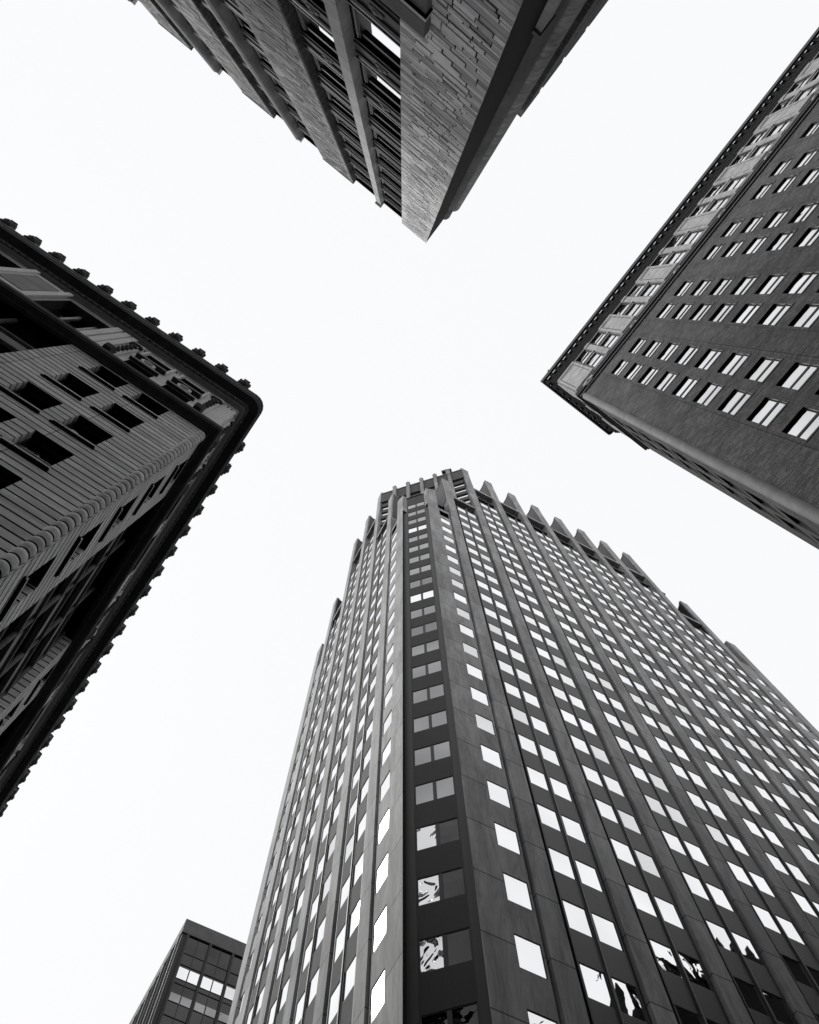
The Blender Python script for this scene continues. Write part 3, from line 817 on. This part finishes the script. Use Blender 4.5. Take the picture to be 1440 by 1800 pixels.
    for a, b in AW:
        sp = MB()                                           # medallion and hoods between the stacked attic windows
        c = (a + b) / 2
        sp.disc(F, c, .02, 43.9, .42, .2, 'attic_trim', 20); sp.disc(F, c, .2, 43.9, .25, .08, 'grey_trim', 16)
        sp.build('medallion', root, True)
        hd = MB(); hd.box(F, a - .14, b + .14, 44.36, 44.58, 0, .28, 'grey_trim', under='dark_stone'); hd.build('window_sill', root)
        hd = MB(); hd.box(F, a - .1, b + .1, 43.24, 43.44, 0, .2, 'grey_trim', under='dark_stone'); hd.build('window_hood', root)
        for x in (a - .1, b + .1):
            hd = MB(); hd.box(F, x - .08, x + .08, 44.6, 46.8, 0, .12, 'attic_trim'); hd.build('window_architrave', root)
    fz = MB()                                               # small carved runs along the frieze: beads above, leaves below
    for Fx, x0, x1, holes in ((F, -29, -4.4, aops), (F2, 10.7, 48, bops)):
        x = x0
        while x < x1:
            if not any(h[0] - .2 < x < h[1] + .2 for h in holes):
                fz.box(Fx, x - .05, x + .05, 46.62, 46.8, .0, .07, 'grey_trim')
                fz.prism_s(Fx, [(x - .09, 41.0), (x + .09, 41.0), (x + .05, 41.22), (x, 41.3), (x - .05, 41.22)], .0, .06, 'grey_trim')
            x += .26
    o = fz.build('frieze_relief', root); o['kind'] = 'stuff'
    def console(Fx, s):
        k = MB()
        k.box(Fx, s - .28, s + .28, 41.2, 46.9, .02, .14, 'attic_trim')
        k.prism_d(Fx, [(.1, 40.7), (.5, 40.9), (.58, 41.3), (.5, 41.75), (.3, 42.0), (.1, 42.2)], s - .2, s + .2, 'dark_stone')
        k.build('console', root)
        g = MB()                                            # hanging garland: scroll at the head, fruit below
        for i in range(14):
            t = i / 13.0
            g.ball(Fx, s + .1 * math.sin(i * 2.1), .2, 45.6 - 2.9 * t, .13 - .05 * t, .1, .17, 'dark_stone', 10, 6)
        for i in range(9):
            t = math.pi * (i / 8.0 * 1.3 - .2)
            g.ball(Fx, s + .3 * math.cos(t), .18, 45.9 + .34 * math.sin(t), .1, .1, .1, 'dark_stone', 6, 4)
        g.build('garland', root, True)
    for s in (-5.45, -10.6): console(F, s)
    for s in (11.2, 14.2, 23.9, 27.0, 36.4, 39.9): console(F2, s)
    pl = MB(); pl.box(F, -17.5, -15.3, 41.4, 47.2, .02, .16, 'attic_trim'); pl.box(F, -17.1, -15.7, 42.0, 46.6, .16, .2, 'grey_trim'); pl.box(F, -17.6, -17.3, 41.2, 47.4, .16, .26, 'attic_trim'); pl.box(F, -15.5, -15.2, 41.2, 47.4, .16, .26, 'attic_trim'); pl.build('attic_panel', root)
    pl = MB()
    for x in (-12.1, -11.6, -11.15): pl.box(F, x - .18, x + .18, 41.2, 47.2, .02, .2, 'attic_trim')
    pl.build('attic_panel', root)
    # main cornice
    co = MB()
    sweep(co, C, o1, o2, -e1, e2, L1, L2, [(-.1, 46.9), (.08, 47.0), (.08, 47.25), (.22, 47.4), (.22, 47.7), (.32, 47.85), (.32, 48.35), (.42, 48.45), (.92, 48.55), (.92, 48.8), (.97, 48.95), (.97, 49.15), (1.02, 49.25), (1.02, 49.55), (.9, 49.75), (-.1, 49.9)], 'dark_stone', arc=.8,
          mats=['attic_trim', 'grey_trim', 'shaft_dark', 'dark_stone', 'fascia', 'dark_stone', 'shaft_dark', 'dark_stone', 'dark_stone', 'dark_stone', 'fascia', 'dark_stone', 'fascia', 'dark_stone', 'dark_stone'])
    co.build('cornice', root)
    dn = MB()
    s = -4.9
    while s > -29: dn.box(F, s - .09, s + .09, 47.9, 48.3, .3, .42, 'fascia'); s -= .42
    s = 11.1
    while s < 48: dn.box(F2, s - .09, s + .09, 47.9, 48.3, .3, .42, 'fascia'); s += .42
    o = dn.build('dentil', root); o['kind'] = 'stuff'
    def antefix(Fx, s, sg):
        m = MB()
        arch = lambda w, t: [(s - w, 49.6)] + [(s + w * math.cos(math.pi * (1 - i / 10)), 50.0 + (t - 50.0) * math.sin(math.pi * i / 10)) for i in range(11)] + [(s + w, 49.6)]
        m.prism_s(Fx, arch(.37, 50.75), .3, 1.08, 'dark_stone')
        m.ball(Fx, s, 1.02, 50.08, .33, .2, .62, 'dark_stone', 16, 10)
        m.prism_d(Fx, [(.7, 50.5), (1.18, 50.55), (1.2, 50.8), (.95, 50.92), (.7, 50.85)], s - .2, s + .2, 'dark_stone')
        m.ball(Fx, s - .3, 1.06, 50.3, .1, .12, .16, 'fascia', 8, 6); m.ball(Fx, s + .3, 1.06, 50.3, .1, .12, .16, 'fascia', 8, 6)
        m.ball(Fx, s, 1.2, 49.95, .13, .1, .2, 'fascia', 10, 6)
        m.build('antefix', root, True)
    for k in range(14): antefix(F, -5.1 - 1.605 * k, 1)
    for k in range(22): antefix(F2, 12.95 + 1.645 * k, 1)
    rf = MB()
    rf.prism_h([F(-4.3, 0, 0), F(-30, 0, 0), F(-30, -38, 0), F(-4.3, -38, 0)], 49.8, 49.9, 'roofing'); rf.build('roof', root)
    W.build(100)

# ================================================================== the near stone building overhead
def top_building():
    N, E1 = nd(38), ed(38)
    D = 3.45
    K = 1.3
    F = Frame(N * D, E1, -N, K)                             # long facade, s from -0.96 to negative
    B = Frame(E1 * -.96, N, E1, K)                             # side facade, s = t from 3.45 up
    C = F(-.96, 0, -EYE / K)
    root = thing('stone_corner_building', C, 'rough coursed stone building rising to a sharp corner overhead, deep dark windows between its piers', 'office building')
    W = Windows(root)
    TOP = 50.3
    per = 5.62
    floors = [17.35 + 3.78 * k for k in range(-4, 9)]       # sill heights
    core = MB()
    core.prism_h([F(-1.3, -1.3, 0), F(-26, -1.3, 0), F(-26, -25, 0), F(-1.9, -25, 0)], -1.6, (TOP - .6) * K, 'black_void'); core.build('core', root)
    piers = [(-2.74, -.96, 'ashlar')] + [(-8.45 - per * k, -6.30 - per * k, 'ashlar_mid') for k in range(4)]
    for a, b, mt in piers:
        p = MB()
        if b > -1:
            ashlar(p, F, a, b, -1.6, TOP, mt); p.quad_d(F, a, -1.0, -.03, -1.6, TOP, 'shaft_mid'); p.quad_h(F, a, b - .01, -1.0, 0, TOP, mt)
        else: p.box(F, a, b, -1.6, TOP, -1.0, -.03, mt); ashlar(p, F, a, b, 9, TOP, mt, lo=.13, hi=.3)
        if b < -1:                                           # cheek darkened with painted shade, and a cap that steps above the roofline
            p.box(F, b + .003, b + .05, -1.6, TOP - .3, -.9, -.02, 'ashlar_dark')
        p.build('pier', root)
        if b < -1:
            c = MB(); c.box(F, a, b + .03, TOP, TOP + .2, -1.0, .03, 'ashlar_dark'); c.build('pier_cap', root)
    for k in range(5):
        a = (piers[k + 1][1] if k < 4 else -26) ; b = piers[k][0]
        if k == 4: a = b - 3.5
        c = (a + b) / 2
        c = -4.43 if k == 0 else c + .05
        sm = 'shaft' if k == 0 else 'shaft_mid'
        m = MB(); m.box(F, c - .17, c + .17, -1.6, TOP - .4, -.32, 0, sm)
        if k > 0: m.vcyl(F, c, 0, .17, -1.6, TOP - .4, sm, 10)
        m.box(F, c - .2, c + .2, TOP - .4, TOP + .1, -.3, .1, 'shaft'); m.build('mid_pier', root)
        for x0, x1 in ((a + .05, c - .17), (c + .17, b)):
            back = MB()
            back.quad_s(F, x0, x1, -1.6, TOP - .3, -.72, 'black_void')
            for h in floors:
                h0 = h - 1.28                                # spandrel from the head below up to the sill
                back.box(F, x0, x1, h0, h - .12, -.7, -.3, 'shaft_dark', under='black_void')
                back.box(F, x0, x1, h0 + .16, h0 + .3, -.3, -.26, 'shaft_dark'); back.box(F, x0, x1, h - .42, h - .3, -.3, -.25, 'shaft_dark')
                if h < 26:
                    back.disc(F, (x0 + x1) / 2, -.3, h - .75, .18, .05, 'shaft_dark', 14); back.ball(F, (x0 + x1) / 2, -.26, h - .75, .09, .06, .09, 'shaft', 8, 5)
            back.build('spandrel', root)
            for h in floors:
                hh = h + 3.78 - 1.28
                def glass(g, x0=x0, x1=x1, h=h, hh=hh):
                    pane(g, F, x0 + .16, x1 - .1, h + .06, hh - .3, -.44, 'mirror', .004)
                def frame(g, x0=x0, x1=x1, h=h, hh=hh):
                    g.box(F, x0, x0 + .16, h, hh, -.6, -.36, 'dark_metal'); g.box(F, x1 - .1, x1, h, hh, -.6, -.36, 'dark_metal')
                    g.box(F, x0 + .16, x1 - .1, hh - .34, hh, -.6, -.4, 'dark_metal'); g.box(F, x0 + .16, x1 - .1, h, h + .06, -.6, -.4, 'dark_metal')
                    g.box(F, x0 + .06, x0 + .1, h, hh, -.36, -.34, 'sill')
                    g.box(F, x0 + .02, x1 - .02, h - .07, h, -.7, -.22, 'sill', under='dark_metal')
                    g.box(F, x0 + .1, x1 - .05, h - .3, h - .12, -.3, -.24, 'dark_metal')
                W.add(F, x0, x1, h, hh, glass, frame)
    # ledge across the bays, ending on the corner pier
    lg = MB()
    lg.box(F, -26, -2.16, 12.3, 13.0, -.3, .14, 'shaft_dark', under='black_void')
    lg.box(F, -26, -2.12, 13.0, 13.12, -.3, .19, 'sill', under='black_void'); lg.box(F, -26, -2.15, 13.12, 14.0, -.3, .16, 'shaft_dark')
    for k in range(12): lg.ball(F, -2.95 - k * .55, .14, 12.62, .16, .06, .2, 'shaft', 8, 5)
    lg.build('ledge', root)
    co = MB()
    co.box(F, -26, -2.74, TOP - .3, TOP - .05, -1.0, -.22, 'ashlar_dark', under='black_void'); co.build('parapet', root)
    # side facade
    s = MB()
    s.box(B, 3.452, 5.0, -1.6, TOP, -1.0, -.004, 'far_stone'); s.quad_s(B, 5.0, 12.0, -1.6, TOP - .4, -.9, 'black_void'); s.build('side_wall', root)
    v = MB(); v.vcyl(B, 5.35, -.12, .33, -1.6, TOP - .5, 'side_stone', 16); v.build('side_shaft', root, True)
    v = MB(); v.vcyl(B, 6.05, -.02, .38, -1.6, TOP - .5, 'mottled_stone', 16); v.build('side_shaft', root, True)
    v = MB(); v.box(B, 4.75, 5.05, -1.6, 14.9, .0, .13, 'shaft'); v.box(B, 4.7, 5.1, 14.9, 15.05, .0, .16, 'shaft_mid'); v.build('side_bracket', root)
    for k in range(6):
        t0 = 12.1 + 1.95 * k
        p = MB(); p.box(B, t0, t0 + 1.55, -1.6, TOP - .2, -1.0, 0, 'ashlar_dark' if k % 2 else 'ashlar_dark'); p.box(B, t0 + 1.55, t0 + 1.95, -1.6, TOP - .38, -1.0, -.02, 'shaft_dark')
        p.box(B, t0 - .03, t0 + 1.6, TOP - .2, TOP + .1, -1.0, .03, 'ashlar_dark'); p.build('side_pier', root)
    rf = MB(); rf.prism_h([F(-1.2, -.6, 0), F(-26, -.9, 0), F(-26, -22, 0), F(-2.0, -22, 0)], (TOP - .6) * K, (TOP - .5) * K, 'roofing'); rf.build('roof', root)
    W.build(100)

# ================================================================== the dark glass block beyond the tower
def far_building():
    c = Vector((-23.436, 64.725, 0))
    e, n = ed(28), ed(118)
    D = c.dot(n)
    K = 1.4
    F = Frame(n * D, e, -n, K)
    s0 = c.dot(e)                                           # 9.69
    G = Frame(e * s0, n, -e, K)                                # left facade, s = D .. D + 22
    root = thing('glass_office_block', c * K, 'small dark glass block with a plain metal fascia, half hidden behind the grey office tower', 'office building')
    W = Windows(root)
    core = MB(); core.prism_h([F(s0 + .6, -.6, 0), F(s0 + 24, -.6, 0), F(s0 + 24, -21, 0), F(s0 + .6, -21, 0)], -1.6, 74.0 * K, 'black_void'); core.build('core', root)
    fa = MB()
    sweep(fa, c * K, -n, -e, e, n, 24 * K, 22 * K, [(d * K, h * K) for d, h in ((-.4, 73.15), (.1, 73.15), (.1, 75.0), (-.4, 75.0))], 'fascia'); fa.build('fascia', root)
    cp = MB(); cp.box(F, s0 + .02, s0 + .5, -1.6, 73.15, -.5, -.02, 'dark_metal'); cp.build('corner_post', root)
    for j in range(9):
        x = s0 + .65 + 2.62 * j
        m = MB(); m.box(F, x - .14, x + .1, -1.6, 73.15, -.25, .12, 'dark_metal'); m.box(F, x + .1, x + .16, -1.6, 73.15, -.25, .02, 'fin_metal'); m.build('mullion', root)
        for k in range(14):
            t = 73.1 - 3.75 * k
            for (h1, h0, mt) in ((t, t - 2.25, 'far_glass'), (t - 2.3, t - 3.7, 'far_glass')):
                if (k, mt) and h1 == t - 2.3 and False: pass
                if k == 1 and h1 == t: h1_, h0_ = t - .3, t - 1.7
                W.add(F, x + .16, x + 2.48, h0, h1, lambda g, x=x, h0=h0, h1=h1, k=k: pane(g, F, x + .16, x + 2.48, h0, h1, -.1, 'far_glass', .01),
                      lambda g, x=x, h0=h0, h1=h1: [g.box(F, x + .16, x + 2.48, h1, h1 + .05, -.16, -.04, 'dark_metal'), g.box(F, x + 1.26, x + 1.32, h0, h1, -.16, -.05, 'dark_metal')])
        if j < 4:                                           # a lit strip of upper panes mirrors the sky
            for i2 in range(2):
                xa = x + .2 + 1.17 * i2
                o = MB(); pane(o, F, xa, xa + 1.05, 67.65, 69.0, -.03, ('mirror', 'mirror', 'mirror_wavy', 'mirror', 'sash_glass', 'mirror', 'mirror', 'corner_glass')[j * 2 + i2], .004); o.build('transom', root)
                o = MB(); pane(o, F, xa, xa + 1.05, 64.95, 65.85, -.03, 'corner_glass', .02); o.build('transom', root)
    for j in range(11):
        t = D + .6 + 2.0 * j
        m = MB(); m.box(G, t - .12, t + .12, -1.6, 73.15, -.25, .16, 'tower_spandrel_light' if j % 2 else 'fin_metal'); m.build('fin', root)
    gl = MB(); gl.quad_s(G, D + .3, D + 22, -1.6, 73.15, -.2, 'far_glass'); gl.build('side_glazing', root)
    rf = MB(); rf.prism_h([F(s0 + .1, -.1, 0), F(s0 + 24, -.1, 0), F(s0 + 24, -21, 0), F(s0 + .1, -21, 0)], 74.6 * K, 74.7 * K, 'roofing'); rf.build('roof', root)
    W.build(60)

def neighbour():
    N, E1 = nd(127), ed(127)
    F = Frame(E1 * -9.5, N, E1)
    root = thing('stepped_brick_block', N * 50 - E1 * 9.5, 'black stepped block mirrored in the lower right windows of the grey office tower', 'office building')
    w = MB()
    for a, b, h in ((30, 46, 53), (46, 52, 62.5), (52, 58, 66), (58, 65, 69.5), (65, 92, 72.5)):
        w.box(F, a, b, -1.6, h, -24, 0, 'far_stone', back=True)
        w.box(F, a, b, h, h + .8, -24, .5, 'far_stone', back=True)
    w.build('wall', root)
    for a, b, h in ((46, 52, 62.5), (52, 58, 66), (58, 65, 69.5), (65, 92, 72.5)):
        t = a + .6
        while t < b:
            p = MB(); p.prism_s(F, [(t - .3, h + .8), (t + .3, h + .8), (t + .3, h + 1.5), (t + .1, h + 2.0), (t, h + 2.6), (t - .1, h + 2.0), (t - .3, h + 1.5)], -.2, .4, 'far_stone'); p.build('finial', root); t += 1.7

def shading_blocks():
    """Unseen blocks added beyond the crossing, all outside the picture: they shade the lower walls."""
    rnd = random.Random(3)
    mb = MB()
    e, n = ed(36.5), ed(126.5)
    for i in range(-6, 7):
        for k in range(-6, 7):
            c = e * (i * 62 + 20) + n * (k * 62 + 10)
            if i == 0 or k == 0 or c.length < 85 or c.length > 330: continue             # the two streets stay open
            t = Vector((c.dot(ed(27.7)), c.dot(ed(117.7))))
            if -30 < t.x < 105 and -15 < t.y < 125: continue             # the tower, the glass block and the street before them
            w, d, h = rnd.uniform(20, 25), rnd.uniform(20, 25), rnd.uniform(52, 96)
            pts = [c + e * x + n * y for x, y in ((-w, -d), (w, -d), (w, d), (-w, d))]
            while h > 20 and any((q := project(p + ZV * (h + EYE))) and -60 < q[0] < 1500 and -60 < q[1] < 1860 for p in pts + [c]): h -= 4
            mb.prism_h(pts, -1.6, h, 'brick_right')
            mb.prism_h([c + (p - c) * .7 for p in pts], h, h + rnd.uniform(2, 5), 'brick_right')
    o = mb.build('shading_blocks'); o['kind'] = 'stuff'
    o['label'] = 'unseen blocks added to shade the street canyons beyond the crossing'

tower()
shading_blocks()
neighbour()
right_building()
left_building()
top_building()
far_building()
